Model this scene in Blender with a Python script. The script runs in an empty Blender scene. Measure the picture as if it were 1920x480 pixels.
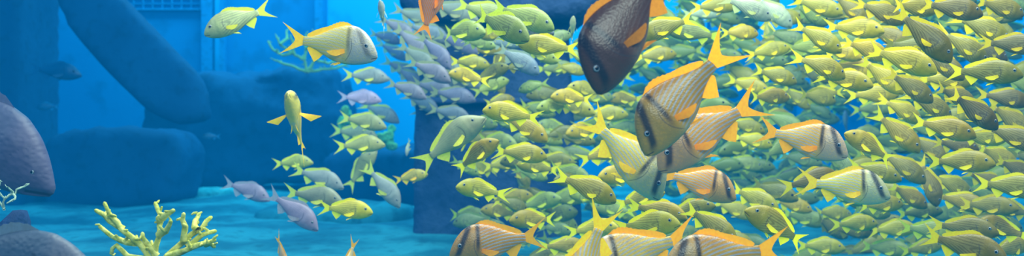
import bpy, bmesh, math, random
import numpy as np
from mathutils import Vector, Matrix, Quaternion, noise
random.seed(7)
S = bpy.context.scene
COL = S.collection
try:
    S.view_settings.view_transform = 'Standard'
    S.view_settings.look = 'None'
except Exception: pass
H = 0.68
def at(px, py, d):
    return Vector(((px-960)/1920*d, d, H-(py-240)/1920*d))

# ------------------------------------------------------------ node helper
class NT:
    def __init__(s, name):
        s.m = bpy.data.materials.new(name); s.m.use_nodes = True
        s.t = s.m.node_tree; s.t.nodes.clear()
        s.out = s.t.nodes.new('ShaderNodeOutputMaterial')
    def n(s, k, **kw):
        nd = s.t.nodes.new(k)
        for a, v in kw.items(): setattr(nd, a, v)
        return nd
    def put(s, sock, v):
        if isinstance(v, bpy.types.NodeSocket): s.t.links.new(v, sock)
        elif v is not None:
            if isinstance(v, (tuple, list)) and len(v) == 3 and sock.type == 'RGBA': v = (*v, 1)
            sock.default_value = v
    def M(s, op, a, b=None, c=None, clamp=False):
        nd = s.n('ShaderNodeMath', operation=op, use_clamp=clamp)
        s.put(nd.inputs[0], a)
        if b is not None: s.put(nd.inputs[1], b)
        if c is not None: s.put(nd.inputs[2], c)
        return nd.outputs[0]
    def ss(s, v, a, b, lo=0.0, hi=1.0):
        nd = s.n('ShaderNodeMapRange', interpolation_type='SMOOTHSTEP')
        s.put(nd.inputs[0], v); s.put(nd.inputs[1], a); s.put(nd.inputs[2], b)
        s.put(nd.inputs[3], lo); s.put(nd.inputs[4], hi)
        return nd.outputs[0]
    def mix(s, f, a, b, mode='MIX'):
        nd = s.n('ShaderNodeMix', data_type='RGBA', blend_type=mode)
        s.put(nd.inputs[0], f); s.put(nd.inputs[6], a); s.put(nd.inputs[7], b)
        return nd.outputs[2]
    def xyz(s):
        tc = s.n('ShaderNodeTexCoord'); sp = s.n('ShaderNodeSeparateXYZ')
        s.t.links.new(tc.outputs['Object'], sp.inputs[0]); s.obj = tc.outputs['Object']
        return sp.outputs[0], sp.outputs[1], sp.outputs[2]
    def noise(s, scale, detail=3, vec=None):
        nd = s.n('ShaderNodeTexNoise'); nd.inputs['Scale'].default_value = scale; nd.inputs['Detail'].default_value = detail
        if vec is not None: s.t.links.new(vec, nd.inputs['Vector'])
        return nd.outputs[0]
    def bsdf(s, col, rough=.5, bump=None, bstr=.3, bdist=.01, spec=.4):
        b = s.n('ShaderNodeBsdfPrincipled')
        s.put(b.inputs['Base Color'], col); s.put(b.inputs['Roughness'], rough)
        b.inputs['Specular IOR Level'].default_value = spec
        if bump is not None:
            bn = s.n('ShaderNodeBump'); bn.inputs['Strength'].default_value = bstr; bn.inputs['Distance'].default_value = bdist
            s.put(bn.inputs['Height'], bump); s.t.links.new(bn.outputs[0], b.inputs['Normal'])
        s.t.links.new(b.outputs[0], s.out.inputs[0])
        return b

def scales(N, sc=80):
    v = N.n('ShaderNodeTexVoronoi', feature='SMOOTH_F1'); v.inputs['Scale'].default_value = sc
    mp = N.n('ShaderNodeMapping'); mp.inputs['Scale'].default_value = (1, .3, 1.2)
    N.t.links.new(N.obj, mp.inputs[0]); N.t.links.new(mp.outputs[0], v.inputs['Vector'])
    return v.outputs[0]

def mat_grunt(name, stripe_amt, period, head_tone, bump=.12, back_amt=.6, mouth=.006, fixed=None, big=False):
    N = NT(name); x, y, z = N.xyz()
    if fixed:
        rg = N.n('ShaderNodeRGB'); rg.outputs[0].default_value = (*fixed, 1); oc = rg.outputs[0]
    else: oc = N.n('ShaderNodeObjectInfo').outputs['Color']
    below = N.ss(z, .04, -.01)
    s = N.M('ADD', z, N.M('MULTIPLY', N.M('MULTIPLY', x, .45), below))
    w = N.M('SINE', N.M('MULTIPLY', s, 6.283/period))
    st = N.ss(w, -.4, .9)
    fade = N.ss(x, .27, .2)
    st = N.M('MULTIPLY', N.M('MULTIPLY', st, fade), stripe_amt)
    dark = N.mix(1.0, oc, (.55, .52, .8), 'MULTIPLY')
    c = N.mix(st, N.mix(N.M('MULTIPLY', fade, .10), oc, (.75, .74, .45)) if stripe_amt > .5 else oc, dark)
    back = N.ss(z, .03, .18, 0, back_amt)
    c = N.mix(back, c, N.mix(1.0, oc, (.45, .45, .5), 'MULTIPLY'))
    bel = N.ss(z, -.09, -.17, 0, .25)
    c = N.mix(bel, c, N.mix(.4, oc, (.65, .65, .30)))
    hd = N.ss(x, .2, .34, 0, .6)
    c = N.mix(hd, c, N.mix(1.0, oc, head_tone, 'MULTIPLY'))
    c = N.mix(N.ss(N.noise(9, 2, N.obj), .35, .7, 0, .4), c, N.mix(1.0, c, (.52, .54, .6), 'MULTIPLY'))
    gx = N.M('ADD', N.M('MULTIPLY', N.M('MULTIPLY', z, z), 4.0), x)
    gl = N.ss(N.M('ABSOLUTE', N.M('SUBTRACT', gx, .24 if big else .205)), .018 if big else .012, .002, 0, .7 if big else .45)
    gl = N.M('MULTIPLY', gl, N.ss(N.M('ABSOLUTE', z), .10, .07))
    c = N.mix(gl, c, (.03, .03, .03))
    ml = N.ss(N.M('ABSOLUTE', N.M('SUBTRACT', N.M('ADD', z, .050 if big else .038), N.M('MULTIPLY', N.M('SUBTRACT', x, .5), .35))), mouth, .002, 0, .9)
    ml = N.M('MULTIPLY', ml, N.ss(x, .395 if big else .415, .41 if big else .43))
    c = N.mix(ml, c, (.02, .015, .02))
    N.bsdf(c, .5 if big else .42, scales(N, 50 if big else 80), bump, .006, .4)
    return N.m

def mat_pork(name, dark=False, bars=.9, shade=1.0):
    N = NT(name); x, y, z = N.xyz()
    oc = N.n('ShaderNodeObjectInfo').outputs['Color']
    s = N.M('ADD', z, N.M('MULTIPLY', N.M('MULTIPLY', x, x), .5))
    s = N.M('ADD', s, N.M('MULTIPLY', x, .10))
    w = N.M('SINE', N.M('MULTIPLY', s, 6.283/.032))
    st = N.M('MULTIPLY', N.ss(w, -.2, .9), N.ss(x, .19, .14))
    c = N.mix(N.M('MULTIPLY', st, .2 if dark else .74*shade**.5), oc, (.22, .17, .13) if dark else (.40, .47, .54))
    c = N.mix(N.ss(N.noise(7, 2, N.obj), .38, .66, 0, .3*shade), c, N.mix(1.0, c, (.62, .5, .5), 'MULTIPLY'))
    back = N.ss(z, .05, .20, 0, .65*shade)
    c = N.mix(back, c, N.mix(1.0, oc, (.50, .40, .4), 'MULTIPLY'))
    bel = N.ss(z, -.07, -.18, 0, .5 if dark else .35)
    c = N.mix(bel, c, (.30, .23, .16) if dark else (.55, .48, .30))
    hd = N.ss(x, .16, .25, 0, .85)
    hcol = N.mix(1.0, oc, (.7, .7, .8) if dark else (.58, .72, 4.0), 'MULTIPLY')
    c = N.mix(hd, c, hcol)
    fr = N.ss(N.noise(38, 2, N.obj), .50, .64, 0, .1 if dark else .35)
    c = N.mix(N.M('MULTIPLY', fr, hd), c, oc)
    b1 = N.ss(N.M('ABSOLUTE', N.M('SUBTRACT', N.M('ADD', x, N.M('MULTIPLY', z, .55)), .385)), .050, .010)
    b1 = N.M('MULTIPLY', b1, N.ss(z, -.11, -.04))
    b2 = N.ss(N.M('ABSOLUTE', N.M('SUBTRACT', N.M('ADD', x, N.M('MULTIPLY', z, .12)), .205)), .036, .004)
    b2 = N.M('MULTIPLY', b2, N.ss(z, -.12, .04))
    c = N.mix(N.M('MULTIPLY', N.M('MAXIMUM', b1, b2), bars), c, (.014, .010, .008))
    ml = N.ss(N.M('ABSOLUTE', N.M('SUBTRACT', N.M('ADD', z, .075), N.M('MULTIPLY', N.M('SUBTRACT', x, .5), .35))), .006, .002, 0, .85)
    ml = N.M('MULTIPLY', ml, N.ss(x, .44, .45))
    c = N.mix(ml, c, (.04, .02, .02))
    gx = N.M('ADD', N.M('MULTIPLY', N.M('MULTIPLY', z, z), 3.0), x)
    gl = N.ss(N.M('ABSOLUTE', N.M('SUBTRACT', gx, .245)), .008, .002, 0, .5)
    gl = N.M('MULTIPLY', gl, N.ss(N.M('ABSOLUTE', N.M('ADD', z, .03)), .13, .10))
    c = N.mix(gl, c, (.06, .05, .04))
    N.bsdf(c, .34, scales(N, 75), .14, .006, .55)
    return N.m

def mat_fin(name, fixed=None):
    N = NT(name); x, y, z = N.xyz()
    if fixed:
        rg = N.n('ShaderNodeRGB'); rg.outputs[0].default_value = (*fixed, 1); oc = rg.outputs[0]
    else: oc = N.n('ShaderNodeObjectInfo').outputs['Color']
    nz = N.noise(45, 2, N.obj)
    c = N.mix(N.ss(nz, .4, .65, 0, .3), oc, N.mix(1.0, oc, (.75, .6, .4), 'MULTIPLY'))
    b = N.n('ShaderNodeBsdfPrincipled'); N.put(b.inputs['Base Color'], N.mix(1.0, c, (.85, .85, .85), 'MULTIPLY')); b.inputs['Roughness'].default_value = .6
    b.inputs['Specular IOR Level'].default_value = .2
    tr = N.n('ShaderNodeBsdfTranslucent'); N.put(tr.inputs[0], N.mix(1.0, c, (.75, .75, .75), 'MULTIPLY'))
    mx = N.n('ShaderNodeAddShader')
    N.t.links.new(b.outputs[0], mx.inputs[0]); N.t.links.new(tr.outputs[0], mx.inputs[1])
    N.t.links.new(mx.outputs[0], N.out.inputs[0])
    return N.m

def mat_eye():
    N = NT('fish_eye_glossy'); x, y, z = N.xyz()
    r = N.M('SQRT', N.M('ADD', N.M('MULTIPLY', x, x), N.M('MULTIPLY', z, z)))
    c = N.mix(N.ss(r, .0125, .0145), (.004, .004, .008), (.28, .32, .34))
    c = N.mix(N.ss(r, .018, .021), c, (.08, .08, .06))
    N.bsdf(c, .12, spec=.7)
    return N.m

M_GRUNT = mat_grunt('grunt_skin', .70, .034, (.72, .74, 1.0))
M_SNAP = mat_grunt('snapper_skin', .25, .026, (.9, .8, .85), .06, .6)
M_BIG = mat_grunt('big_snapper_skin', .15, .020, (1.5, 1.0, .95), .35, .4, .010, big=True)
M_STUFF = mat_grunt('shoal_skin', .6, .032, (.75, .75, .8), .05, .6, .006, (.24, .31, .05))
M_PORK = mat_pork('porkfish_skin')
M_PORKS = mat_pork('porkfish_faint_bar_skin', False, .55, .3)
M_PORKD = mat_pork('porkfish_shaded_skin', True)  # for the porkfish in shadow: its shade is put into the skin colour
M_FIN = mat_fin('fin_membrane')
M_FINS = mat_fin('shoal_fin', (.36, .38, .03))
M_EYE = mat_eye()

# ------------------------------------------------------------ fish geometry
T = [0, .05, .12, .2, .3, .4, .5, .6, .7, .8, .9, 1]
PROF = {
 'grunt': dict(top=[-.005, .055, .106, .149, .180, .189, .183, .163, .128, .088, .056, .047],
               bot=[-.045, -.080, -.110, -.136, -.151, -.155, -.150, -.134, -.103, -.071, -.047, -.041],
               w=[.014, .042, .064, .077, .083, .081, .073, .060, .044, .028, .015, .008], eye=(.375, .046), er=1.05),
 'pork': dict(top=[-.045, .04, .115, .175, .218, .225, .21, .18, .138, .092, .056, .048],
              bot=[-.085, -.12, -.145, -.163, -.178, -.182, -.176, -.158, -.12, -.078, -.05, -.044],
              w=[.014, .042, .064, .076, .083, .081, .073, .06, .044, .028, .016, .008], eye=(.385, .035), er=.95),
 'snap': dict(top=[-.024, .024, .080, .130, .170, .180, .171, .150, .117, .081, .050, .042],
              bot=[-.060, -.082, -.106, -.128, -.145, -.148, -.142, -.126, -.098, -.067, -.043, -.038],
              w=[.014, .036, .058, .072, .079, .076, .068, .056, .041, .026, .014, .008], eye=(.365, .032), er=.85),
}
def smooth_curve(vals):
    t = np.linspace(0, 1, 101); v = np.interp(t, T, vals)
    k = np.array([1, 2, 3, 4, 3, 2, 1.]); k /= k.sum()
    vp = np.concatenate([[v[0]]*3, v, [v[-1]]*3]); sm = np.convolve(vp, k, 'valid')
    sm[0] = v[0]; return t, sm
CUR = {s: {k: smooth_curve(p[k]) for k in ('top', 'bot', 'w')} for s, p in PROF.items()}
def ev(sp, k, x):
    t = (0.5-x)/0.8; tt, v = CUR[sp][k]
    return float(np.interp(t, tt, v))
def bendy(p, b):
    x, y, z = p
    if x < .12: y += b*(.12-x)**2
    return (x, y, z)
def body_part(sp, b, NS=38, NR=22, big=False):
    V = []; F = []
    if big: NS, NR = 60, 36
    for i in range(NS):
        t = (i/(NS-1))**1.25; t = max(t, .004); x = .5-.8*t
        zt, zb, w = ev(sp, 'top', x), ev(sp, 'bot', x), ev(sp, 'w', x)
        if i == 0: m = (zt+zb)/2; zt = m+(zt-m)*.75; zb = m+(zb-m)*.75; w *= .8
        mid = zb+(zt-zb)*.48
        for j in range(NR):
            a = 2*math.pi*j/NR; ca, sa = math.cos(a), math.sin(a)
            yy = w*math.copysign(abs(ca)**.95, ca)
            zz = mid+(zt-mid if sa > 0 else mid-zb)*sa
            if x > .205-4*zz*zz and x < .30 and abs(zz) < .11: yy *= 1.07
            mz = (-.050 if big else -.038 if sp != 'pork' else -.075)+.35*(x-.5)
            if x > (.40 if big else .435) and abs(zz-mz) < .012: yy *= .72
            V.append(bendy((x, yy, zz), b))
    for i in range(NS-1):
        for j in range(NR):
            k = (j+1) % NR
            F.append((i*NR+j, (i+1)*NR+j, (i+1)*NR+k, i*NR+k))
    c = len(V); zt, zb = ev(sp, 'top', .5), ev(sp, 'bot', .5)
    V.append((.505, 0, (zt+zb)/2))
    for j in range(NR): F.append((c, j, (j+1) % NR))
    c = len(V); V.append(bendy((-.305, 0, 0), b)); o = (NS-1)*NR
    for j in range(NR): F.append((c, o+(j+1) % NR, o+j))
    return V, F
def sheet(base, tip, b, rows=5, ridge=.0014, bow=0.0):
    V = []; F = []; n = len(base)
    for i in range(n):
        B, Tp = Vector(base[i]), Vector(tip[i])
        for r in range(rows):
            f = r/(rows-1); p = B.lerp(Tp, f)
            p.y += (ridge if i % 2 else -ridge)*(.3+f*.7)*(1-.3*f) + bow*math.sin(f*math.pi)
            V.append(bendy(p, b))
    for i in range(n-1):
        for r in range(rows-1):
            a = i*rows+r; F.append((a, a+1, a+rows+1, a+rows))
    return V, F
def dorsal(sp, b, up=1.0):
    xs = np.linspace(.205, -.25, 27); base = []; tip = []
    hx = [-.25, -.22, -.15, -.08, -.02, .05, .12, .17, .205]
    hv = [.012, .030, .040, .036, .028, .036, .040, .028, .004]
    for i, x in enumerate(xs):
        h = float(np.interp(x, hx, hv))*up
        if x > -.02 and i % 2: h *= .86
        zt = ev(sp, 'top', x)-.006
        base.append((x, 0, zt)); tip.append((x-.9*h-.01, 0, zt+h+.004))
    return sheet(base, tip, b)
def anal(sp, b):
    xs = np.linspace(-.075, -.235, 13); base = []; tip = []
    for i, x in enumerate(xs):
        f = i/12; h = .085*(1-f)**.8+.02
        if i == 0: h = .05
        zb = ev(sp, 'bot', x)+.006
        base.append((x, 0, zb)); tip.append((x-.75*h, 0, zb-h))
    return sheet(base, tip, b)
def tail(sp, b):
    base = []; tip = []; n = 21; big = 1.18 if sp == 'pork' else 1.05
    for i in range(n):
        v = -1+2*i/(n-1)
        base.append((-.286-.006*abs(v), 0, .003+.042*v))
        tx = -.385-.135*abs(v)**1.25*big; tz = .148*big*math.copysign(abs(v)**.92, v)
        if abs(v) > .97: tx += .008; tz *= .96
        tip.append((tx, 0, tz))
    return sheet(base, tip, b, rows=7)
def pectoral(sp, side, spread):
    x0, z0 = .175, -.045; w = ev(sp, 'w', x0)*.93; base = []; tip = []; n = 11
    for i in range(n):
        f = i/(n-1)
        base.append((x0+.004*f, side*w, z0+.02-.04*f))
        L = .20*(1-.55*f)*(1 if 0 < i else .95)
        a = math.radians(-8-34*f)
        dx, dz = -math.cos(a)*L, math.sin(a)*L
        if spread > .7: tip.append((x0-.05-.03*f, side*(w+L*1.25), z0-.02-.04*f))
        else: tip.append((x0+dx*(1-.4*spread), side*(w+.012+L*spread), z0+dz))
    return sheet(base, tip, 0, rows=5, ridge=.0012)
def pelvic(sp, side):
    x0 = .14; zb = ev(sp, 'bot', x0)+.012; base = []; tip = []; n = 7
    for i in range(n):
        f = i/(n-1); L = .125*(1-.5*f)
        base.append((x0-.035*f, side*.018, zb))
        tip.append((x0-.035*f-L*.9, side*(.03+.02*(1-f)), zb-L*(.36-.05*f)))
    return sheet(base, tip, 0, rows=4, ridge=.001)
def eye_part(r=.024, fl=.55, a=10, bn=14):
    V = []; F = []
    for i in range(1, a):
        th = math.pi*i/a
        for j in range(bn):
            ph = 2*math.pi*j/bn
            V.append((r*math.sin(th)*math.cos(ph), fl*r*math.cos(th), r*math.sin(th)*math.sin(ph)))
    for i in range(a-2):
        for j in range(bn):
            k = (j+1) % bn; F.append((i*bn+j, i*bn+k, (i+1)*bn+k, (i+1)*bn+j))
    t = len(V); V.append((0, fl*r, 0)); V.append((0, -fl*r, 0))
    for j in range(bn):
        F.append((t, (j+1) % bn, j)); F.append((t+1, (a-2)*bn+j, (a-2)*bn+(j+1) % bn))
    return V, F
def to_mesh(name, V, F, mats, idx=None):
    me = bpy.data.meshes.new(name); me.from_pydata([tuple(v) for v in V], [], F)
    for m in mats: me.materials.append(m)
    me.polygons.foreach_set('use_smooth', [True]*len(me.polygons))
    if idx: me.polygons.foreach_set('material_index', idx)
    me.update(); return me
def mk_flat(name, c, r=.3):
    N = NT(name); N.bsdf(c, r); return N.m
M_PUP = mk_flat('pupil_black', (.004, .004, .008), .08)
SKIN = {'grunt': M_GRUNT, 'snap': M_SNAP, 'bigs': M_BIG, 'pork': M_PORK, 'porks': M_PORKS, 'porkd': M_PORKD}
GEO = {'porkd': 'pork', 'porks': 'pork', 'bigs': 'snap'}
EYE_ME = to_mesh('eye', *eye_part(), [M_EYE])
PUP_ME = to_mesh('pupil', *eye_part(.0118, .35), [M_PUP])
LIB = {}
def parts_of(sp, b, spread):
    key = (sp, b, spread)
    if key in LIB: return LIB[key]
    g = GEO.get(sp, sp)
    L = [('body', body_part(g, b, big=sp == 'bigs'), SKIN[sp]), ('tail_fin', tail(g, b), M_FIN), ('dorsal_fin', dorsal(g, b, .9 if sp == 'porkd' else 1.0), M_FIN),
         ('anal_fin', anal(g, b), M_FIN), ('pectoral_fin', pectoral(g, 1, spread), M_FIN), ('pectoral_fin', pectoral(g, -1, spread), M_FIN),
         ('pelvic_fin', pelvic(g, 1), M_FIN), ('pelvic_fin', pelvic(g, -1), M_FIN)]
    res = [(n, to_mesh(n, v, f, [m]), n == 'body') for n, (v, f), m in L]
    LIB[key] = res; return res
def far_data(sp, b, lo=False):
    V = []; F = []; idx = []; g = sp
    ex, ez = PROF[g]['eye']; w = ev(g, 'w', ex)
    ev_, ef_ = eye_part(.024, .55, 5, 8) if lo else eye_part()
    L = [(body_part(g, b, 16, 12) if lo else body_part(g, b), 0), (tail(g, b), 1), (dorsal(g, b), 1), (anal(g, b), 1), (pectoral(g, 1, .3), 1), (pectoral(g, -1, .3), 1), (pelvic(g, 1), 1)]
    for s in (1, -1): L.append((([(x+ex, y+s*w*.9, z+ez) for x, y, z in ev_], ef_), 2))
    for (v, f), mi in L:
        o = len(V); V += list(v); F += [tuple(i+o for i in q) for q in f]; idx += [mi]*len(f)
    return V, F, idx
def far_mesh(sp, b):
    key = ('far', sp, b)
    if key in LIB: return LIB[key]
    V, F, idx = far_data(sp, b)
    LIB[key] = to_mesh('grunt_fish', V, F, [SKIN[sp], M_FIN, M_PUP], idx); return LIB[key]

def orient(th, phi, roll):
    t, p = math.radians(th), math.radians(phi)
    h = Vector((math.cos(t)*math.cos(p), -math.sin(p), math.sin(t)*math.cos(p)))
    up = Vector((0, 0, 1)); d = (up-h*up.dot(h)).normalized()
    if roll: d = Quaternion(h, math.radians(roll)) @ d
    s = d.cross(h)
    return Matrix((h, s, d)).transposed().to_quaternion()
NAMES = {'grunt': 'grunt_fish', 'snap': 'snapper_fish', 'bigs': 'snapper_fish', 'pork': 'porkfish', 'porkd': 'porkfish', 'porks': 'porkfish'}
REAL = {'grunt': .22, 'snap': .27, 'bigs': .8, 'pork': .30, 'porkd': .30, 'porks': .30}
PLACED = []
def samples(px, py, d, r, q):
    c = at(px, py, d); h = q @ Vector((1, 0, 0))
    return [(c+h*r*k, r*w) for k, w in ((.38, .10), (.18, .14), (-.03, .14), (-.22, .08), (-.4, .07))]
def clash(sm):
    c0 = sm[2][0]
    for s2 in PLACED:
        if (s2[2][0]-c0).length > .6: continue
        for a, ra in sm:
            for b, rb in s2:
                if (a-b).length < (ra+rb): return True
    return False
def fish(sp, px, py, L, th, phi=0, col=(.6, .55, .05), fin=None, label='', cat='fish', group=None, bend=0, spread=.28, real=None, d=None, roll=0, far=False, name=None, eye=1.0, seek=False, pupil=False):
    cp = max(math.cos(math.radians(phi)), .3); r = real or REAL[sp]
    q = orient(th, phi, roll)
    if d is None: d = r*1920*cp/L
    else: r = L*d/1920/cp
    if seek:
        d0 = d
        for k in (0, .03, -.03, .06, -.06, .09, -.09, .12, -.12, .15, .18, -.15, .21, .24, -.18, .28, .32):
            d = d0*(1+k); r = L*d/1920/cp
            if not clash(samples(px, py, d, r, q)): break
    PLACED.append(samples(px, py, d, r, q))
    fin = fin or col
    if far:
        root = bpy.data.objects.new(name or NAMES[sp], far_mesh(sp, bend)); root.color = (*col, 1)
    else:
        root = bpy.data.objects.new(name or NAMES[sp], None); root.empty_display_size = .1
    COL.objects.link(root)
    root.rotation_mode = 'QUATERNION'
    root.location = at(px, py, d); root.rotation_quaternion = q; root.scale = (r, r, r)
    root['label'] = label; root['category'] = cat
    if group: root['group'] = group
    if not far:
        for n, me, isb in parts_of(sp, bend, spread):
            o = bpy.data.objects.new(n, me); COL.objects.link(o); o.parent = root
            o.color = (*(col if isb else fin), 1)
        g = GEO.get(sp, sp)
        ex, ez = (.405, .004) if sp == 'bigs' else PROF[g]['eye']; w = ev(g, 'w', ex)
        for s in (1, -1):
            o = bpy.data.objects.new('eye', EYE_ME); COL.objects.link(o); o.parent = root
            o.location = (ex, s*w*.86, ez); k = PROF[g]['er']*eye; o.scale = (k, k, k)
            if pupil:
                u = bpy.data.objects.new('pupil', PUP_ME); COL.objects.link(u); u.parent = o; u.location = (0, s*.0100, 0)
    return root

# ------------------------------------------------------------ porkfish
ORF = (1.0, .36, .002); YWF = (1.0, .56, .004)
PK = [
 ('porkd', 1178, 34, 305, -120, 8, (.125, .052, .022), (.62, .20, .006), 'big dark brown shaded porkfish diving head down at the top edge', dict(real=.34, bend=.2, spread=.2)),
 ('pork', 1281, 180, 262, -131, 5, (.64, .30, .010), ORF, 'large orange porkfish diving left with its forked tail raised highest', dict(real=.33, bend=.35)),
 ('pork', 1325, 246, 232, -149, 8, (.84, .36, .03), ORF, 'orange blue-striped porkfish partly hidden behind the largest orange porkfish', dict(d=2.95, bend=.2)),
 ('pork', 1174, 290, 205, -46, 8, (.86, .60, .06), YWF, 'pale yellow porkfish diving right, yellow tail raised beside the dark porkfish', dict(d=3.3, bend=-.2)),
 ('pork', 1505, 262, 160, -14, 20, (.88, .48, .06), ORF, 'orange striped porkfish facing right, alone right of the overlapping pair', dict(d=3.1, bend=.2)),
 ('pork', 1308, 343, 148, -16, 12, (.92, .38, .02), ORF, 'orange striped porkfish facing right directly below the overlapping pair', dict(d=3.6)),
 ('pork', 932, 455, 182, 188, 8, (.70, .28, .010), ORF, 'orange porkfish facing left at the bottom edge before the pillar', dict(bend=-.2)),
 ('pork', 1195, 474, 225, 198, 10, (.90, .55, .08), ORF, 'pale striped porkfish at bottom edge, orange tail pointing up right', dict(d=2.7, bend=.2)),
 ('pork', 1100, 496, 230, -110, 10, (.80, .46, .03), YWF, 'porkfish diving out of bottom edge with only its upright tail showing', dict(d=2.6)),
 ('pork', 1352, 484, 240, 190, 10, (.74, .34, .02), ORF, 'orange porkfish at bottom edge, second tail rising near the right grunts', dict(d=2.5, bend=.3)),
 ('porks', 622, 84, 180, -8, 10, (.74, .54, .09), (1.0, .48, .004), 'yellow tan porkfish facing right beside the pale branching coral at upper left', dict(bend=-.15)),
 ('porks', 556, 232, 124, 94, 40, (1.0, .66, .02), (1.0, .52, .004), 'yellow porkfish rising nose up with both pectoral fins spread like wings', dict(d=3.6, spread=.9, roll=10)),
 ('porks', 808, 16, 108, 74, 0, (1.0, .24, .02), (1.0, .26, .01), 'small red orange porkfish at the top edge by the stone bowl', dict(d=2.8)),
 ('pork', 1583, 350, 160, -6, 15, (.74, .56, .06), YWF, 'yellowish porkfish facing right with black barred head beside the lower right grunts', dict(d=3.5)),
 ('pork', 528, 478, 80, -70, 30, (.80, .44, .05), ORF, 'small orange porkfish nearly below the bottom edge, right of yellow coral', dict(d=3.9)),
 ('pork', 655, 492, 90, -100, 20, (.80, .44, .05), ORF, 'orange porkfish tail at bottom edge between seabed and the pillar', dict(d=3.9)),
]
for sp, x, y, L, th, ph, c, f, lab, kw in PK:
    fish(sp, x, y, L, th, ph, c, f, lab, 'fish', pupil=True, **kw)

# ------------------------------------------------------------ snappers and grey fish on the left
GY = (.33, .34, .28); MV = (.36, .27, .34); YG = (.40, .39, .14); GF = (.66, .60, .08); MF = (.36, .30, .32)
SN = [
 ('bigs', -84, 232, 460, -29, 5, (.075, .085, .15), (.10, .10, .16), 'huge purple grey snapper head and shoulders entering at the left edge', dict(real=.8, bend=.1, eye=.60)),
 ('bigs', -6, 502, 420, -3, 6, (.085, .12, .16), (.09, .12, .15), 'large dim grey snapper lying low in the bottom left corner', dict(real=.50, eye=.55)),
 ('grunt', 446, 38, 134, 202, 5, (.55, .55, .18), (.90, .72, .04), 'pale yellow grey grunt facing left, alone at the upper left', dict(bend=-.2, real=.27)),
 ('snap', 674, 184, 84, -3, 5, (.66, .44, .55), (.56, .40, .46), 'pinkish purple snapper facing right, above the glowing green coral', {}),
 ('snap', 686, 143, 90, -4, 5, GY, GF, 'grey snapper facing right just above the pinkish purple snapper', {}),
 ('snap', 680, 228, 94, -10, 10, YG, GF, 'olive snapper facing right just below the pinkish purple snapper', {}),
 ('snap', 674, 272, 98, 4, 5, (.48, .44, .12), (.85, .70, .04), 'yellow grey snapper facing right in front of the green coral base', {}),
 ('snap', 664, 249, 90, -6, 5, (.38, .38, .18), GF, 'dull green snapper between the olive and yellow grey snappers', dict(real=.31)),
 ('snap', 712, 210, 84, -24, 5, (.30, .32, .28), GF, 'dim grey snapper overlapping the olive snapper below the pinkish one', dict(real=.31)),
 ('snap', 549, 305, 78, 4, 5, (.52, .50, .08), (.85, .70, .04), 'small yellow snapper facing right, topmost left of the lower cluster', dict(real=.22)),
 ('snap', 596, 333, 106, -18, 5, GY, GF, 'grey snapper angled down right just under the small yellow snapper', {}),
 ('snap', 588, 368, 118, -8, 8, (.30, .30, .17), GF, 'dull olive snapper facing right between two snappers and a yellow grunt', {}),
 ('snap', 677, 318, 92, 55, 0, YG, GF, 'olive snapper swimming steeply up right below the green coral', {}),
 ('snap', 718, 348, 104, -48, 5, GY, GF, 'grey snapper diving steeply right beside the pillar base', {}),
 ('snap', 462, 357, 98, -18, 5, MV, MF, 'mauve snapper facing right, leftmost of the lower snapper cluster', {}),
 ('snap', 549, 394, 122, -34, 5, MV, MF, 'mauve snapper diving right just left of the bright yellow grunt', {}),
 ('snap', 845, 265, 158, 38, 5, (.36, .36, .16), (.66, .58, .04), 'large olive grey snapper swimming up right across the pillar edge', dict(real=.32)),
 ('grunt', 648, 393, 104, -4, 5, (.80, .60, .012), (1.0, .72, .01), 'bright yellow grunt facing right above the seabed, left of the pillar', {}),
 ('grunt', 770, 332, 66, 12, 10, (.66, .46, .04), (1.0, .55, .01), 'small yellow tailed grunt at the left edge of the pillar', dict(d=5.2)),
 ('snap', 765, 276, 32, -100, 20, (.55, .55, .4), GF, 'tiny pale fish nose down left of the pillar', dict(d=5.6)),
 ('snap', 717, 30, 56, 92, 42, (.45, .47, .35), (.6, .6, .3), 'small grey fish seen nose on near the top, right of porkfish', dict(d=4.2)),
 ('snap', 1073, 58, 54, 88, 38, (.55, .55, .25), (.7, .65, .12), 'small pale fish seen nose on left of the dark porkfish', dict(d=4.6)),
]
for sp, x, y, L, th, ph, c, f, lab, kw in SN:
    fish(sp, x, y, L, th, ph, c, f, lab, 'fish', pupil=True, **kw)
for x, y, L, th, lab in [(104, 134, 100, -5, 'faint haze-blue fish silhouette far off above the left rocks'), (90, 200, 45, 180, 'tiny faint fish far off above the left rocks'), (396, 256, 36, 180, 'tiny pale fish far off before the pilaster')]:
    fish('snap', x, y, L, th, 0, (.004, .07, .16) if L > 50 else (.02, .14, .26), (.004, .07, .16), lab, 'fish', real=.27*L/60, d=None if L < 50 else 8.0, far=True)  # far fish tinted blue, the water haze is put into their colour

GC = [(745, 52, 82, -30), (772, 78, 96, -40), (800, 60, 96, -20), (783, 108, 98, -35), (805, 132, 94, -25), (762, 168, 84, -20), (812, 165, 90, -15), (848, 178, 92, -10), (775, 30, 84, -20),
      (815, 95, 94, -45), (850, 20, 105, -20), (842, 212, 86, -12), (735, 95, 66, -30), (790, 192, 78, -25), (835, 122, 86, -30), (752, 130, 80, -28), (826, 44, 90, -18), (770, 146, 82, -35),
      (828, 150, 84, -8), (806, 218, 74, -20), (868, 150, 80, -20), (722, 70, 66, -16), (795, 82, 84, -30), (856, 80, 92, -24)]

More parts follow.
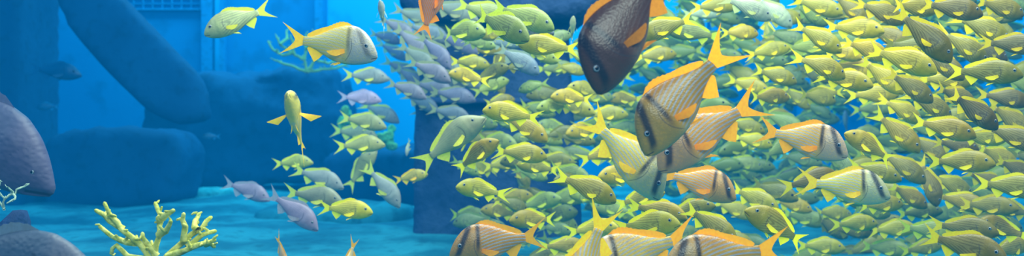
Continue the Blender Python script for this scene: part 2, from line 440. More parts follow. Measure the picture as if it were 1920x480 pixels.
# ------------------------------------------------------------ grunts of the school
HG = [
 (938, 48, 125, -6, 'p'), (980, 32, 130, -12, 'p'), (905, 22, 110, -10, 'p'), (970, 112, 100, -28, 'b'), (1030, 88, 116, 172, 'y'),
 (845, 102, 76, 0, 'p'), (905, 92, 80, -8, 'y'), (880, 118, 86, 8, 'y'), (936, 116, 60, 70, 'y'), (878, 145, 68, 175, 'y'), (903, 168, 64, 0, 'p'),
 (962, 143, 68, 160, 'y'), (1018, 158, 50, 92, 'y'), (1072, 184, 86, 176, 'y'), (935, 190, 68, 20, 'y'), (960, 214, 108, 168, 'y'), (900, 232, 68, 5, 'p'),
 (983, 238, 100, -20, 'y'), (930, 266, 82, 0, 'p'), (892, 292, 98, 2, 'y'), (975, 288, 100, -4, 'y'), (1040, 240, 78, 178, 'p'), (1062, 268, 68, 60, 'p'),
 (857, 321, 54, 10, 'p'), (902, 357, 90, 178, 'y'), (950, 345, 60, 96, 'y'), (1024, 350, 54, 80, 'p'), (942, 308, 76, 0, 'y'), (1010, 314, 80, 170, 'y'),
 (1012, 380, 84, 5, 'p'), (876, 404, 82, 3, 'p'), (940, 398, 78, 170, 'y'), (1042, 405, 90, 25, 'p'), (828, 447, 60, 0, 'p'), (1055, 462, 96, 4, 'y'),
 (925, 330, 66, 80, 'p'), (985, 352, 74, 110, 'p'), (1000, 265, 80, -10, 'p'), (1040, 300, 78, 0, 'y'), (975, 322, 70, -60, 'y'), (905, 318, 72, 175, 'y'), (965, 178, 70, 178, 'p'),
 (1005, 205, 84, -8, 'p'), (930, 150, 66, -60, 'y'), (1040, 128, 72, 0, 'p'), (1000, 128, 70, -20, 'b'), (945, 78, 90, -20, 'b'), (960, 372, 84, 0, 'y'), (915, 382, 78, 10, 'p'), (1000, 412, 86, 176, 'y'),
 (1060, 372, 92, 0, 'p'), (1065, 325, 88, -12, 'p'), (870, 375, 66, 0, 'p'), (1085, 290, 80, 178, 'p'), (985, 62, 110, -14, 'b'), (865, 60, 96, -14, 'p'), (895, 195, 74, -16, 'p'), (868, 240, 70, -10, 'p'),
 (1098, 352, 122, -28, 'y'), (1110, 182, 78, 0, 'p'), (1135, 215, 84, -5, 'y'), (1096, 246, 70, 178, 'y'), (1132, 288, 96, -6, 'y'), (1062, 216, 74, 4, 'p'),
 (1172, 186, 70, 178, 'y'), (1165, 330, 88, 178, 'y'), (1200, 372, 96, 4, 'y'), (1232, 396, 104, -4, 'y'), (1150, 392, 90, 176, 'p'), (1215, 422, 108, 2, 'y'), (1112, 430, 94, 6, 'y'),
 (1250, 52, 110, 205, 'y'), (1302, 62, 100, 176, 'p'), (1228, 104, 88, -2, 'y'), (1386, 62, 80, 0, 'y'), (1440, 60, 76, -78, 'y'), (1400, 14, 112, -14, 'w'), (1448, 20, 104, -38, 'w'),
 (1340, 12, 90, -8, 'y'), (1150, 150, 74, 178, 'p'), (1165, 240, 74, 0, 'p'), (1160, 296, 78, 2, 'p'), (1315, 25, 84, 0, 'w'),
 (1532, 12, 88, -8, 'y'), (1592, 16, 100, -12, 'o'), (1532, 70, 104, -12, 'y'), (1650, 22, 112, -18, 'o'), (1712, 14, 100, -10, 'y'), (1782, 16, 120, -12, 'o'), (1872, 14, 104, -8, 'o'),
 (1730, 64, 140, -27, 'o'), (1840, 52, 116, -12, 'y'), (1894, 84, 104, -14, 'o'), (1806, 86, 110, -18, 'y'), (1602, 54, 88, -14, 'y'), (1572, 96, 82, -10, 'y'),
 (1538, 124, 112, -10, 'y'), (1500, 98, 70, 0, 'p'), (1622, 92, 96, -20, 'y'), (1690, 112, 118, -18, 'y'), (1652, 142, 102, -26, 'y'), (1762, 118, 106, -14, 'o'),
 (1846, 136, 136, -8, 'y'), (1772, 150, 108, -12, 'y'), (1704, 162, 112, -30, 'o'), (1452, 142, 98, -8, 'y'), (1402, 160, 80, -4, 'y'), (1440, 182, 84, 4, 'y'),
 (1492, 182, 72, -40, 'y'), (1582, 150, 90, -12, 'y'), (1548, 176, 84, 178, 'y'), (1636, 178, 100, -14, 'y'), (1636, 204, 76, 0, 'p'), (1742, 196, 108, -18, 'y'),
 (1822, 206, 130, -34, 'o'), (1882, 184, 106, -14, 'o'), (1892, 222, 102, -10, 'o'), (1585, 234, 58, 92, 'b'), (1680, 246, 114, -42, 'y'), (1768, 240, 112, -20, 'y'),
 (1836, 256, 100, -12, 'y'), (1896, 256, 102, -16, 'o'), (1632, 276, 118, 176, 'y'), (1740, 278, 102, -26, 'o'), (1800, 304, 110, 0, 'y'), (1866, 292, 102, -10, 'y'),
 (1902, 316, 96, -12, 'o'), (1692, 312, 102, -34, 'o'), (1640, 322, 84, -10, 'y'), (1520, 340, 130, 14, 'o'), (1742, 340, 96, -70, 'o'), (1784, 346, 104, -18, 'y'),
 (1846, 338, 96, -8, 'o'), (1894, 350, 104, -8, 'y'), (1700, 366, 96, -26, 'y'), (1650, 384, 102, 2, 'y'), (1800, 378, 102, -4, 'y'), (1852, 386, 96, 8, 'o'),
 (1900, 394, 96, 178, 'o'), (1722, 398, 86, 0, 'p'), (1458, 426, 142, 177, 'y'), (1560, 400, 84, 4, 'y'), (1602, 420, 102, 4, 'y'), (1672, 430, 96, 8, 'y'),
 (1740, 432, 88, 4, 'p'), (1806, 428, 110, 2, 'o'), (1880, 430, 110, 177, 'y'), (1806, 462, 124, 2, 'o'), (1890, 466, 98, 4, 'o'), (1538, 462, 96, -14, 'y'),
 (1598, 468, 84, 8, 'p'), (1332, 420, 118, -18, 'y'), (1374, 392, 86, -6, 'y'), (1290, 396, 104, 2, 'y'), (1412, 372, 88, -8, 'y'), (1442, 344, 74, 0, 'p'),
 (1392, 306, 80, -6, 'p'), (1410, 264, 78, 0, 'y'), (1396, 236, 84, -4, 'y'), (1450, 218, 68, -20, 'y'), (1484, 384, 80, -8, 'y'), (1505, 408, 74, 0, 'p'),
 (1440, 96, 82, -6, 'y'), (1350, 110, 74, 0, 'p'), (1490, 30, 84, -12, 'p'), (1660, 66, 90, -20, 'o'), (1600, 128, 80, -12, 'y'), (1722, 140, 94, -20, 'y'),
 (1850, 96, 98, -10, 'o'), (1790, 180, 96, -20, 'o'), (1690, 206, 96, -30, 'y'), (1790, 272, 90, -14, 'o'), (1600, 378, 80, 6, 'p'), (1270, 440, 92, 0, 'p'),
 (1370, 448, 90, -10, 'y'), (1660, 466, 84, 4, 'p'), (1728, 466, 84, -4, 'y'),
]
rj = random.Random(11)
HG = [(x, y, L*rj.uniform(.90, 1.06), th if 30 < abs(th) < 150 else th+rj.gauss(-3 if x > 1400 else 0, 10), t) for x, y, L, th, t in HG]
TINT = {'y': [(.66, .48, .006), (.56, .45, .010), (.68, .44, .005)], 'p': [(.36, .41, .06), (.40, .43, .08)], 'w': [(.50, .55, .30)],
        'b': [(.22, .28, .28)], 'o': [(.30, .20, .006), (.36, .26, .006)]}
FINT = {'y': (1.0, .74, .003), 'p': (.62, .62, .03), 'w': (.6, .6, .2), 'b': (.28, .32, .22), 'o': (.80, .54, .003)}
ADJ = {'y': 'bright yellow striped', 'p': 'pale hazy yellow green', 'w': 'whitish pale', 'b': 'blue grey', 'o': 'olive gold striped'}
def zone(x, y):
    if x < 1090:
        if y < 140: return 'left of the dark brown porkfish'
        return "over the pillar's upper half" if y < 300 else "over the pillar's lower half"
    if x < 1385:
        if y < 200: return 'around the raised porkfish tails'
        return 'left of the diving porkfish heads' if y < 335 else 'below the overlapping orange porkfish'
    if x < 1580:
        if y < 205: return 'above the lone orange porkfish'
        return 'around the lone orange porkfish' if y < 345 else 'below the lone orange porkfish'
    if x > 1780: return ('at the top right corner' if y < 160 else 'at the right edge midway down' if y < 320 else 'at the bottom right corner')
    return ('in the upper school near the right' if y < 160 else 'in the middle school near the right' if y < 320 else 'in the lower school near the right')
def facing(th):
    a = (th+180) % 360-180
    if abs(a-90) < 35 or abs(a+90) < 35: return 'upright' if a > 0 else 'nose down'
    if abs(a) < 90: return 'angled down right' if a < -20 else 'facing right'
    return 'facing left'
ORD = [w+' highest' for w in 'x second third fourth fifth sixth seventh eighth ninth tenth eleventh twelfth thirteenth fourteenth fifteenth sixteenth seventeenth eighteenth nineteenth twentieth'.split()]
ORD[0] = 'topmost'
ORD += ['twenty-'+w+' highest' for w in 'first second third fourth fifth sixth'.split()]
bk = {}
for i, f in enumerate(HG): bk.setdefault((zone(f[0], f[1]), facing(f[3]), f[4]), []).append(i)
LAB = {}
for (z, fc, t), ids in bk.items():
    ids.sort(key=lambda i: HG[i][1])
    for k, i in enumerate(ids):
        LAB[i] = f"{ADJ[t]} grunt {fc}, " + (ORD[min(k, 25)]+' ' if len(ids) > 1 else '') + z
rnd = random.Random(3)
for i, (x, y, L, th, t) in enumerate(HG):
    c = rnd.choice(TINT[t]); k = rnd.uniform(.60, 1.10)*(.88 if x > 1700 else 1); c = tuple(v*k for v in c)
    real = .22*rnd.uniform(.93, 1.07)
    if t in 'pb' and x < 1700: real *= 1.15
    steep = 30 < abs((th+180) % 360-180) < 150
    fish('grunt', x, y, L, th, rnd.uniform(-2, 12) if steep else rnd.uniform(-20, 38), c, FINT[t], LAB[i], 'fish', 'grunts in the nearer school', bend=rnd.choice([-.45, -.2, 0, .25, .5]), spread=rnd.choice([.2, .45]), real=real, seek=True)
GC.sort(key=lambda f: f[1])
for i, (x, y, L, th) in enumerate(GC):
    c = rnd.choice([(.20, .23, .24), (.26, .28, .20), (.21, .20, .27), (.26, .23, .26)])
    fish('snap', x, y, L, th, rnd.uniform(-5, 20), c, (.32, .32, .15), f"dim grey snapper, {ORD[i]} of the cluster beside the pillar's left top", 'fish', 'grey snappers clustered at the pillar top', bend=rnd.choice([-.2, 0, .2]), real=.27*rnd.uniform(.92, 1.15), seek=True)

# the deep school: the nearer ones as individuals, the rest in one shoal object
SHV = []; SHF = []; SHI = []; srcs = [far_data('grunt', b, True) for b in (-.3, .25)]; sn = 0
def add_shoal(x, y, d, r, th, phi):
    global sn
    q = orient(th, phi, 0); c = at(x, y, d)
    sv, sf, si = srcs[sn % 2]; sn += 1; o = len(SHV)
    SHV.extend(tuple(c+(q @ (Vector(p)*r))) for p in sv); SHF.extend(tuple(i+o for i in f) for f in sf); SHI.extend(si)
pts = []
GAPS = [(1605, 225, 34, 22), (1420, 300, 40, 10), (1385, 105, 16, 12), (1640, 368, 22, 9), (1165, 120, 20, 15), (1800, 480, 30, 10), (1560, 40, 14, 10), (1680, 474, 42, 12)]
tries = 0
while len(pts) < 270 and tries < 90000:
    tries += 1
    u = rnd.random(); x = 872+1095*u**.88; y = rnd.uniform(-15, 490)
    if x < 1100 and y < 60: continue
    if any(((x-a)/c)**2+((y-b)/e)**2 < 1 for a, b, c, e in GAPS): continue
    if any((x-a)**2+((y-b)*1.6)**2 < 28**2 for a, b in pts): continue
    if any((x-f[0])**2+((y-f[1])*1.7)**2 < 16**2 for f in HG): continue
    pts.append((x, y))
NG = len([o for o in bpy.data.objects if o.name.startswith('grunt_fish') and o.parent is None])
cand = []
for x, y in pts:
    L = rnd.uniform(58, 82) if x < 1450 else rnd.uniform(64, 94)
    th = rnd.gauss(-14, 20)
    if rnd.random() < (.4 if x < 1400 else .12): th = 180-th*.5
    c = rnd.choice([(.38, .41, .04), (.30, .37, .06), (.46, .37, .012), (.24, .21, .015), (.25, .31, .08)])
    real = .25*rnd.uniform(.9, 1.1)
    if x < 1110: real = L*rnd.uniform(5.2, 5.8)/1920
    cand.append((L, x, y, th, c, real, rnd.uniform(-25, 35), rnd.choice([-.3, .25])))
cand.sort(key=lambda f: -f[0]-(40 if f[1] < 1110 else 0))
for i, (L, x, y, th, c, real, ph, b) in enumerate(cand):
    if NG+i < 296:
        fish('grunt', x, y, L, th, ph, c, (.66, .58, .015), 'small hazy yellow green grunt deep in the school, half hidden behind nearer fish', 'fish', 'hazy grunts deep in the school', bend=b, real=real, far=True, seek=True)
    else:
        cp = math.cos(math.radians(ph)); q = orient(th, ph, 0); d0 = real*1920*cp/L
        for k in (.05, .1, 0, .15, .2, .25, .3, -.05, .35):
            d = d0*(1+k); r = L*d/1920/cp
            if not clash(samples(x, y, d, r, q)): break
        PLACED.append(samples(x, y, d, r, q))
        add_shoal(x, y, d, r, th, ph)
n = 0; tries = 0; sp_pts = []
while n < 270 and tries < 30000:
    tries += 1
    x = rnd.uniform(1110, 1990); y = rnd.uniform(-20, 480)
    if any(((x-a)/c)**2+((y-b)/e)**2 < 1 for a, b, c, e in GAPS): continue
    if any((x-a)**2+((y-b)*1.5)**2 < 22**2 for a, b in sp_pts): continue
    d = rnd.uniform(7.9, 9.4)
    th = rnd.gauss(-14, 18)
    if rnd.random() < .25: th = 180-th
    if at(x, y, d).z < .28: continue
    sp_pts.append((x, y)); n += 1
    add_shoal(x, y, d, .26*rnd.uniform(.9, 1.1), th, rnd.uniform(-25, 30))
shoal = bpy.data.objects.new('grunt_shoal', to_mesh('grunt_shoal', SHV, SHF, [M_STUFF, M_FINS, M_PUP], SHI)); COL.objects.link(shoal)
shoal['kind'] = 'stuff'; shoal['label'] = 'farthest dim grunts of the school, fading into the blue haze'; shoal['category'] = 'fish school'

# ------------------------------------------------------------ setting
def tag(o, label, cat, group=None):
    o['label'] = label; o['category'] = cat
    if group: o['group'] = group
    return o
def mat_rock(name, c1, c2, sc=3, bump=.6):
    N = NT(name); N.xyz()
    a = N.noise(sc, 8, N.obj); b = N.noise(sc*6, 5, N.obj)
    c = N.mix(N.ss(a, .38, .62), c1, c2)
    c = N.mix(N.ss(b, .5, .7, 0, .5), c, tuple(v*.5 for v in c1))
    N.bsdf(c, .85, N.M('ADD', a, N.M('MULTIPLY', b, .5)), bump, .08, .2)
    return N.m
M_ROCKD = mat_rock('dark_rock', (.004, .055, .140), (.005, .068, .165), 1.8, .2)  # part of the blue water haze is put into the rock colour
M_FLOOR = mat_rock('seabed_sand', (.008, .13, .18), (.03, .27, .32), 2.0, .35)
M_LEDGE = mat_rock('ledge_sand', (.04, .36, .40), (.16, .70, .70), 4, .5)
M_WALL = mat_rock('blue_tank_wall', (.008, .29, .58), (.011, .34, .66), .35, .05)  # strong blue also stands in for haze over the far wall
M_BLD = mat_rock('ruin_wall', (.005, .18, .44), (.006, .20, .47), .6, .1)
M_PIL = mat_rock('pillar_stone', (.018, .042, .115), (.040, .072, .160), 3, .5)
M_PALE = mat_rock('pale_cyan_rock', (.08, .55, .60), (.3, .9, .85), 4, .4)
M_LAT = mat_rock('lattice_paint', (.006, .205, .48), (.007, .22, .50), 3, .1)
def obj(name, me, parent=None, **kw):
    o = bpy.data.objects.new(name, me); COL.objects.link(o)
    if parent: o.parent = parent
    return o
def grid_mesh(name, x0, x1, y0, y1, nx, ny, fz, mat):
    V = [(x0+(x1-x0)*i/nx, y0+(y1-y0)*j/ny, 0) for j in range(ny+1) for i in range(nx+1)]
    V = [(x, y, fz(x, y)) for x, y, _ in V]
    F = [(j*(nx+1)+i, j*(nx+1)+i+1, (j+1)*(nx+1)+i+1, (j+1)*(nx+1)+i) for j in range(ny) for i in range(nx)]
    return to_mesh(name, V, F, [mat])
def fz(x, y):
    return .10*noise.noise(Vector((x*.6, y*.6, 3)))+.035*noise.noise(Vector((x*2.2, y*2.2, 7)))+.010*noise.noise(Vector((x*7, y*7, 1)))
o = obj('floor', grid_mesh('floor', -9, 9, -1, 13.5, 200, 170, fz, M_FLOOR)); o['kind'] = 'structure'
def box_data(cx, cy, cz, sx, sy, sz, rot=None):
    V = [Vector((a*sx/2, b*sy/2, c*sz/2)) for a in (-1, 1) for b in (-1, 1) for c in (-1, 1)]
    V = [tuple(v+Vector((cx, cy, cz))) for v in V]
    F = [(0, 1, 3, 2), (4, 6, 7, 5), (0, 4, 5, 1), (2, 3, 7, 6), (0, 2, 6, 4), (1, 5, 7, 3)]
    return V, F
def boxes(name, L, mat):
    V = []; F = []
    for b in L:
        v, f = box_data(*b); o_ = len(V); V += v; F += [tuple(i+o_ for i in q) for q in f]
    me = to_mesh(name, V, F, [mat]); me.polygons.foreach_set('use_smooth', [False]*len(me.polygons)); return me
for n, b in [('wall_back', (0, 13.6, 2.5, 18, .2, 6)), ('wall_left', (-8.6, 6.5, 2.5, .2, 15, 6)), ('wall_right', (8.6, 6.5, 2.5, .2, 15, 6))]:
    o = obj(n, boxes(n, [b], M_WALL)); o['kind'] = 'structure'

def rough_block(name, corners, depth, mat, amp=.08, seed=0, cuts=5, rounds=0):
    bm = bmesh.new(); d = corners['d']
    fr = [bm.verts.new(at(x, y, d)) for x, y in corners['p']]
    f = bm.faces.new(fr)
    r = bmesh.ops.extrude_face_region(bm, geom=[f])
    for v in [g for g in r['geom'] if isinstance(g, bmesh.types.BMVert)]: v.co.y += depth
    bmesh.ops.triangulate(bm, faces=bm.faces[:])
    for _ in range(cuts):
        long = [e for e in bm.edges if e.calc_length() > .14]
        if long: bmesh.ops.subdivide_edges(bm, edges=long, cuts=1)
        bmesh.ops.triangulate(bm, faces=[f for f in bm.faces if len(f.verts) > 3])
    for _ in range(2+rounds): bmesh.ops.smooth_vert(bm, verts=bm.verts[:], factor=.5, use_axis_x=True, use_axis_y=True, use_axis_z=True)
    bmesh.ops.recalc_face_normals(bm, faces=bm.faces[:]); bm.normal_update()
    for v in bm.verts:
        n_ = noise.fractal(v.co*1.8+Vector((seed, 0, 0)), 1.0, 2.0, 4)+.35*noise.noise(v.co*9)
        v.co += v.normal*n_*amp
    me = bpy.data.meshes.new(name); bm.to_mesh(me); bm.free(); me.materials.append(mat)
    me.polygons.foreach_set('use_smooth', [True]*len(me.polygons)); return me
def rk(name, p, d, depth, label, cat='rock', mat=M_ROCKD, amp=.08, seed=0, rounds=0):
    return tag(obj(name, rough_block(name, dict(d=d, p=p), depth, mat, amp, seed, rounds=rounds)), label, cat)
rk('rock_outcrop', [(74, 262), (105, 242), (200, 240), (315, 250), (342, 290), (338, 340), (322, 388), (200, 402), (74, 402)], 8.8, .9, 'blocky dark blue rock outcrop at left under the slanting beam', seed=1, amp=.06, rounds=3)
rk('rock_mound', [(250, 250), (262, 190), (330, 150), (430, 132), (540, 126), (620, 140), (645, 220), (640, 300), (610, 345), (470, 350), (345, 350), (330, 260)], 10.4, 1.2, 'rounded dark rock mound behind the yellow porkfish with spread fins', seed=4, amp=.12, rounds=4)
rk('rock_ledge', [(600, 300), (640, 285), (700, 280), (775, 278), (800, 310), (790, 390), (600, 390)], 9.2, .9, 'dark low rock ledge under the glowing green coral', seed=9, rounds=3)
rk('rock_slab', [(470, 398), (560, 388), (700, 386), (765, 392), (770, 440), (460, 440)], 7.6, .7, 'low turquoise rocky slab on the seabed left of the pillar', mat=M_FLOOR, seed=12, amp=.05, rounds=2)
rk('fallen_beam', [(70, -70), (158, -70), (218, -8), (300, 78), (372, 150), (384, 226), (330, 236), (275, 212), (200, 140), (130, 62)], 8.4, .3, 'huge dark slanting beam of ruined stone at upper left', 'beam', seed=20, amp=.006)
rk('ruin_column', [(-110, -60), (34, -60), (36, 200), (34, 420), (-110, 420)], 8.6, .8, 'dark stone column at the far left edge behind the purple snapper', 'column', seed=24, amp=.015)
pr = bpy.data.objects.new('stone_pillar', None); COL.objects.link(pr); pr.location = (at(930, 240, 6.7).x, 6.7, 0)
tag(pr, 'massive dark stone pillar rising behind the school at centre', 'pillar')
def child_world(name, me, root):
    o = obj(name, me, root)
    o.matrix_parent_inverse = Matrix.Translation(-Vector(root.location)); return o
child_world('shaft', rough_block('shaft', dict(d=6.6, p=[(786, 20), (1064, 20), (1076, 175), (1088, 300), (1094, 470), (1096, 640), (770, 640), (772, 420), (774, 185), (782, 175)]), .9, M_PIL, .012, 31), pr)
child_world('capital', rough_block('capital', dict(d=6.35, p=[(735, -80), (745, 4), (790, 36), (880, 44), (1000, 42), (1090, 34), (1128, 0), (1140, -80)]), 1.3, M_PIL, .015, 33), pr)
for yy in (190,):
    child_world('carved_band', rough_block('carved_band', dict(d=6.52, p=[(768, yy-7), (1084, yy-7), (1086, yy+7), (768, yy+7)]), 1.0, M_PIL, .008, yy), pr)

br = bpy.data.objects.new('ruin_facade', None); COL.objects.link(br); br.location = (at(400, 240, 12).x, 12, 0)
tag(br, 'hazy blue temple facade with pilasters and lattice window far behind the beam', 'building')
def pb(x0, y0, x1, y1, d, th):
    a, b = at(x0, y0, d), at(x1, y1, d)
    return ((a.x+b.x)/2, d, (a.z+b.z)/2, abs(b.x-a.x), th, abs(a.z-b.z))
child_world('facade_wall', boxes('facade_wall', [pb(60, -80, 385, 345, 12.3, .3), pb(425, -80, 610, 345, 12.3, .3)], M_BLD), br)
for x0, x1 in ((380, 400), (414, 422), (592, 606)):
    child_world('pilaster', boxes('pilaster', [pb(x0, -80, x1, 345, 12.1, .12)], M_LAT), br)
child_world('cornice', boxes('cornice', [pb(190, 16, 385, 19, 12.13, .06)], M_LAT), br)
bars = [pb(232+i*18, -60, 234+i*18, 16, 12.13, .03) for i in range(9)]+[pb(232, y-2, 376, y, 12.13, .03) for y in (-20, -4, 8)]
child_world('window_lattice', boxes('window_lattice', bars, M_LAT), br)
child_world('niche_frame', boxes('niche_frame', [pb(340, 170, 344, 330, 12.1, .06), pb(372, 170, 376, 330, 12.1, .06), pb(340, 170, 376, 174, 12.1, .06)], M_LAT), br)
b2 = bpy.data.objects.new('ruin_arcade', None); COL.objects.link(b2); b2.location = (at(1450, 240, 12.5).x, 12.5, 0)
tag(b2, 'faint blue arcade of square columns seen between fish at right', 'building')
for x0, x1 in ((1140, 1185), (1330, 1352), (1500, 1545), (1760, 1800)):
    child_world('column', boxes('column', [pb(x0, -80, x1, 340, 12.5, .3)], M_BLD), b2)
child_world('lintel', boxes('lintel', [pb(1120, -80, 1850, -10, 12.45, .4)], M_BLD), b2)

for p, d, lab, s, m_ in [([(352, 358), (420, 350), (480, 358), (505, 372), (515, 384), (360, 380)], 9.9, 'pale cyan rocky ledge lit beside the dark mound base', 40, M_LEDGE),
               ([(1100, 404), (1150, 394), (1200, 402), (1210, 430), (1100, 430)], 8.4, 'pale cyan rock low behind the school below the yellow porkfish', 41, M_PALE),
               ([(1620, 462), (1660, 446), (1730, 448), (1752, 478), (1740, 510), (1620, 510)], 7.0, 'pale cyan rock at the bottom edge near the right', 42, M_PALE),
               ([(1560, 372), (1620, 356), (1690, 362), (1700, 392), (1560, 396)], 9.7, 'pale cyan rock far behind the lower right grunts', 43, M_PALE),
               ([(1340, 288), (1420, 282), (1500, 290), (1500, 350), (1340, 350)], 10.5, 'pale blue boulder far behind the lone orange porkfish', 44, M_PALE),
               ([(1440, 440), (1500, 432), (1540, 446), (1540, 480), (1440, 480)], 7.8, 'pale cyan stone under the large bright grunt', 45, M_PALE)]:
    rk('pale_rock', p, d, .4 if s == 40 else .6, lab, mat=m_, amp=.035, seed=s)

# ------------------------------------------------------------ corals
def mat_coral(name, c1, c2):
    N = NT(name); N.xyz(); a = N.noise(60, 3, N.obj)
    N.bsdf(N.mix(N.ss(a, .4, .6), c1, c2), .6, a, .6, .01, .3); return N.m
M_COR = mat_coral('yellow_coral', (.56, .54, .05), (.85, .76, .16))
M_COR2 = mat_coral('green_coral', (.16, .42, .12), (.42, .70, .18))
M_COR4 = mat_coral('hazy_branch_coral', (.30, .44, .12), (.44, .54, .14))
M_COR3 = mat_coral('white_coral', (.35, .45, .30), (.5, .6, .4))
def branch_mesh(name, chains, mat, nub=.02, seed=1, seglen=.03, nubs=True, d_noise=.012):
    R = random.Random(seed); V = []; F = []; NR = 8
    def tube(pl):
        pts_ = []
        for (a, ra), (b, rb) in zip(pl[:-1], pl[1:]):
            n = max(2, int((b-a).length/seglen))
            for k in range(n): f = k/n; pts_.append((a.lerp(b, f)+Vector([R.uniform(-1, 1)*d_noise*.35 for _ in range(3)]), (ra+(rb-ra)*f)*R.uniform(.86, 1.16)))
        pts_.append(pl[-1]); e = (pl[-1][0]-pts_[-2][0]).normalized()
        pts_.append((pl[-1][0]+e*pl[-1][1]*.7, pl[-1][1]*.55))
        base = len(V)
        for i, (p, r) in enumerate(pts_):
            q = pts_[min(i+1, len(pts_)-1)][0]-pts_[max(i-1, 0)][0]
            q = q.normalized(); u = q.cross(Vector((0, 1, 0.01))).normalized(); w = q.cross(u)
            for j in range(NR):
                a = 2*math.pi*j/NR; V.append(tuple(p+(u*math.cos(a)+w*math.sin(a))*r))
        for i in range(len(pts_)-1):
            for j in range(NR):
                k = (j+1) % NR; F.append((base+i*NR+j, base+i*NR+k, base+(i+1)*NR+k, base+(i+1)*NR+j))
        c = len(V); V.append(tuple(pts_[-1][0]+e*pts_[-1][1]*.5)); o_ = base+(len(pts_)-1)*NR
        for j in range(NR): F.append((o_+j, o_+(j+1) % NR, c))
        return pts_
    for pl in chains:
        ps = tube(pl)
        if nubs:
            for p, r in ps[2:-1]:
                if R.random() < .75:
                    dr = Vector((R.uniform(-1, 1), R.uniform(-1, 1), R.uniform(-.2, 1))).normalized()
                    tube([(p, r*.7), (p+dr*(r+nub*R.uniform(.5, 1.3)), r*.45)])
    return to_mesh(name, V, F, [mat])
def coral(name, root_px, d, chains_px, mat, label, r0, seed=1, nub=.012, zj=.08, **kw):
    R = random.Random(seed); base = at(*root_px, d)
    ch = []
    for pl in chains_px:
        dy = R.uniform(-zj, zj); n = len(pl); L = []
        for i, (x, y) in enumerate(pl):
            p = at(x, y, d); p.y += dy*(i/(n-1)); L.append((p-base, r0*(1-.45*i/(n-1))))
        ch.append(L)
    o = obj(name, branch_mesh(name, ch, mat, nub, seed, **kw)); o.location = base
    return tag(o, label, 'coral')
R0 = (286, 508)
coral('staghorn_coral', R0, 2.6, [
 [R0, (284, 490), (262, 455), (235, 432), (212, 402), (204, 380)], [(262, 455), (236, 456), (214, 445), (186, 425)], [(235, 432), (206, 410), (184, 394)],
 [(284, 490), (240, 482), (214, 462), (206, 476)], [R0, (290, 480), (296, 440), (300, 410), (288, 382)], [(300, 412), (318, 404), (336, 392)],
 [(296, 440), (318, 430), (332, 412)], [R0, (312, 482), (342, 452), (372, 428), (388, 410)], [(342, 452), (348, 425), (350, 400)],
 [(312, 482), (350, 466), (385, 456), (408, 448)], [(372, 428), (358, 420), (362, 404)], [(290, 480), (276, 455), (268, 438)], [(350, 466), (372, 444), (396, 436)], [(385, 456), (402, 462)]],
 M_COR, 'large yellow staghorn coral with knobbly branches at the bottom left', .0095, 3, .012, zj=.05)
rk('coral_rock', [(230, 524), (260, 517), (310, 517), (400, 528), (430, 760), (220, 760)], 2.45, .5, 'dark rock carrying the yellow staghorn coral below the frame', mat=M_ROCKD, amp=.01, seed=50)
R1 = (575, 135)
coral('fan_coral', R1, 9.6, [
 [R1, (570, 112), (548, 100), (525, 84), (516, 68)], [(548, 100), (528, 104), (508, 92), (498, 76)], [R1, (590, 112), (612, 118), (636, 112)], [(590, 112), (600, 98), (618, 92)],
 [(570, 112), (574, 92), (566, 76), (572, 60)], [(525, 84), (534, 70), (530, 54)], [(574, 92), (592, 80), (600, 66)], [(548, 100), (552, 84), (546, 70)], [R1, (602, 130), (628, 126), (645, 118)], [R1, (550, 125), (528, 118), (512, 112)]],
 M_COR4, 'pale green branching coral growing on the rock mound behind a porkfish', .015, 5, .035, zj=.2)
coral('small_white_coral', (8, 392), 3.1, [
 [(8, 392), (10, 372), (2, 356), (6, 338)], [(10, 372), (24, 362), (34, 350), (46, 346)], [(24, 362), (30, 372), (20, 380)], [(8, 392), (-8, 372), (-16, 352)], [(24, 362), (22, 350)]],
 M_COR3, 'little white branching coral at the left edge under the purple snapper', .004, 8, .007, zj=.03)
rk('coral_post', [(-30, 398), (14, 394), (18, 420), (20, 470), (24, 780), (-40, 780)], 2.98, .2, 'dark purple rock post holding the little white coral', mat=M_PIL, amp=.008, seed=60)
def lobed(name, blobs, d, mat, label):
    bm = bmesh.new()
    base = at(blobs[0][0], blobs[0][1], d)
    for i, (x, y, r) in enumerate(blobs):
        c = at(x, y, d+random.uniform(-.1, .1))-base
        bmesh.ops.create_icosphere(bm, subdivisions=4, radius=r*d/1920, matrix=Matrix.Translation(c))
    bm.normal_update()
    for v in bm.verts:
        v.co += v.normal*(.07*noise.noise(v.co*16)+.04*noise.noise(v.co*38))
    me = bpy.data.meshes.new(name); bm.to_mesh(me); bm.free(); me.materials.append(mat)
    me.polygons.foreach_set('use_smooth', [True]*len(me.polygons))
    o = obj(name, me); o.location = base
    md = o.modifiers.new('weld', 'REMESH'); md.mode = 'VOXEL'; md.voxel_size = .012; md.use_smooth_shade = True
    return tag(o, label, 'coral')
lobed('lobed_coral', [(700, 262, 14), (722, 260, 12), (732, 246, 8), (682, 262, 12), (660, 244, 11), (650, 228, 10), (652, 212, 8), (690, 276, 11), (728, 272, 8), (642, 240, 7)], 9.0, M_COR2, 'glowing green lobed coral behind the olive snappers left of the pillar')

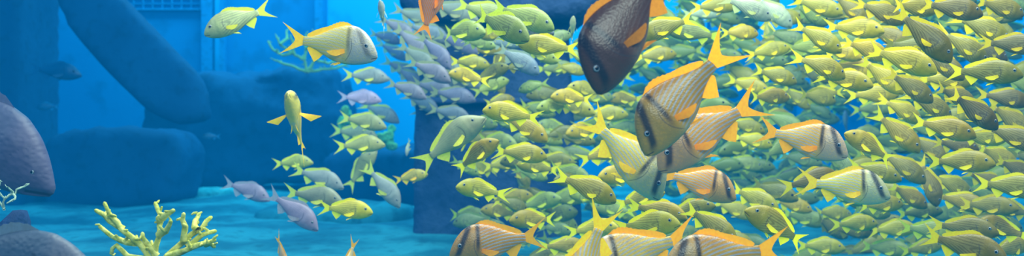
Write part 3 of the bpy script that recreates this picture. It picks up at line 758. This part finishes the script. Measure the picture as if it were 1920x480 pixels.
# ------------------------------------------------------------ lights and water
def area(name, loc, tgt, sx, sy, P, col=(1, 1, 1)):
    L = bpy.data.lights.new(name, 'AREA'); L.shape = 'RECTANGLE'; L.size = sx; L.size_y = sy; L.energy = P; L.color = col
    o = bpy.data.objects.new(name, L); COL.objects.link(o); o.location = loc
    o.rotation_euler = (Vector(tgt)-Vector(loc)).to_track_quat('-Z', 'Y').to_euler(); return o
area('surface_light', (.8, 3.6, 3.2), (1.0, 4.4, 0), 4, 2.4, 430, (1, .96, .84))
area('front_fill', (1.2, -1.2, 2.8), (.8, 4.5, .5), 3.0, 1.2, 190, (1, .94, .82))  # added fill lamp behind and above the camera, lights the fish sides
area('left_light', (-3.5, 1.5, 3.0), (-2, 5, .3), 2, 2, 75, (.9, .97, 1))
area('seabed_light', (-1.5, 8, 3.6), (-1, 8.4, 0), 7, 2.5, 150, (.30, .92, 1))
area('rock_fill', (-2.6, 5.6, 3.4), (-3.4, 9.5, .8), 4, 1.5, 80, (.10, .55, 1))  # added blue fill on the rocks, imitates light scattered in deep water
area('wall_wash_left', (-2.4, 11.0, 5.0), (-2.2, 13.5, 1.4), 5, 1, 700, (.3, .85, 1))  # added wash lamp, brightens the far wall on the left
area('wall_wash_right', (4, 11.0, 5.0), (4, 13.5, 1.4), 7, 1, 1100, (.3, .88, 1))  # added wash lamp, same for the right of the far wall
W = bpy.data.worlds.new('water'); S.world = W; W.use_nodes = True; nt = W.node_tree; nt.nodes.clear()
wo = nt.nodes.new('ShaderNodeOutputWorld'); bg = nt.nodes.new('ShaderNodeBackground'); bg.inputs[0].default_value = (.01, .2, .4, 1); bg.inputs[1].default_value = .5
nt.links.new(bg.outputs[0], wo.inputs[0])
sig = (.095, .056, .052); lim = (.0, .19, .54); D = 1.0
ab = nt.nodes.new('ShaderNodeVolumeAbsorption'); ab.inputs['Density'].default_value = D; ab.inputs['Color'].default_value = (*[1-s/D for s in sig], 1)
em = nt.nodes.new('ShaderNodeEmission'); e = [s*l for s, l in zip(sig, lim)]; em.inputs[0].default_value = (*[v/.05 for v in e], 1); em.inputs[1].default_value = .05  # glow in the volume stands in for light scattered by the water
ad = nt.nodes.new('ShaderNodeAddShader'); nt.links.new(ab.outputs[0], ad.inputs[0]); nt.links.new(em.outputs[0], ad.inputs[1]); nt.links.new(ad.outputs[0], wo.inputs['Volume'])

cam = bpy.data.cameras.new('camera'); co = bpy.data.objects.new('camera', cam); COL.objects.link(co)
co.location = (0, 0, H); co.rotation_euler = (math.pi/2, 0, 0); cam.lens = 36; cam.sensor_width = 36; cam.clip_end = 60
cam.dof.use_dof = True; cam.dof.focus_distance = 3.0; cam.dof.aperture_fstop = 3.2
S.camera = co
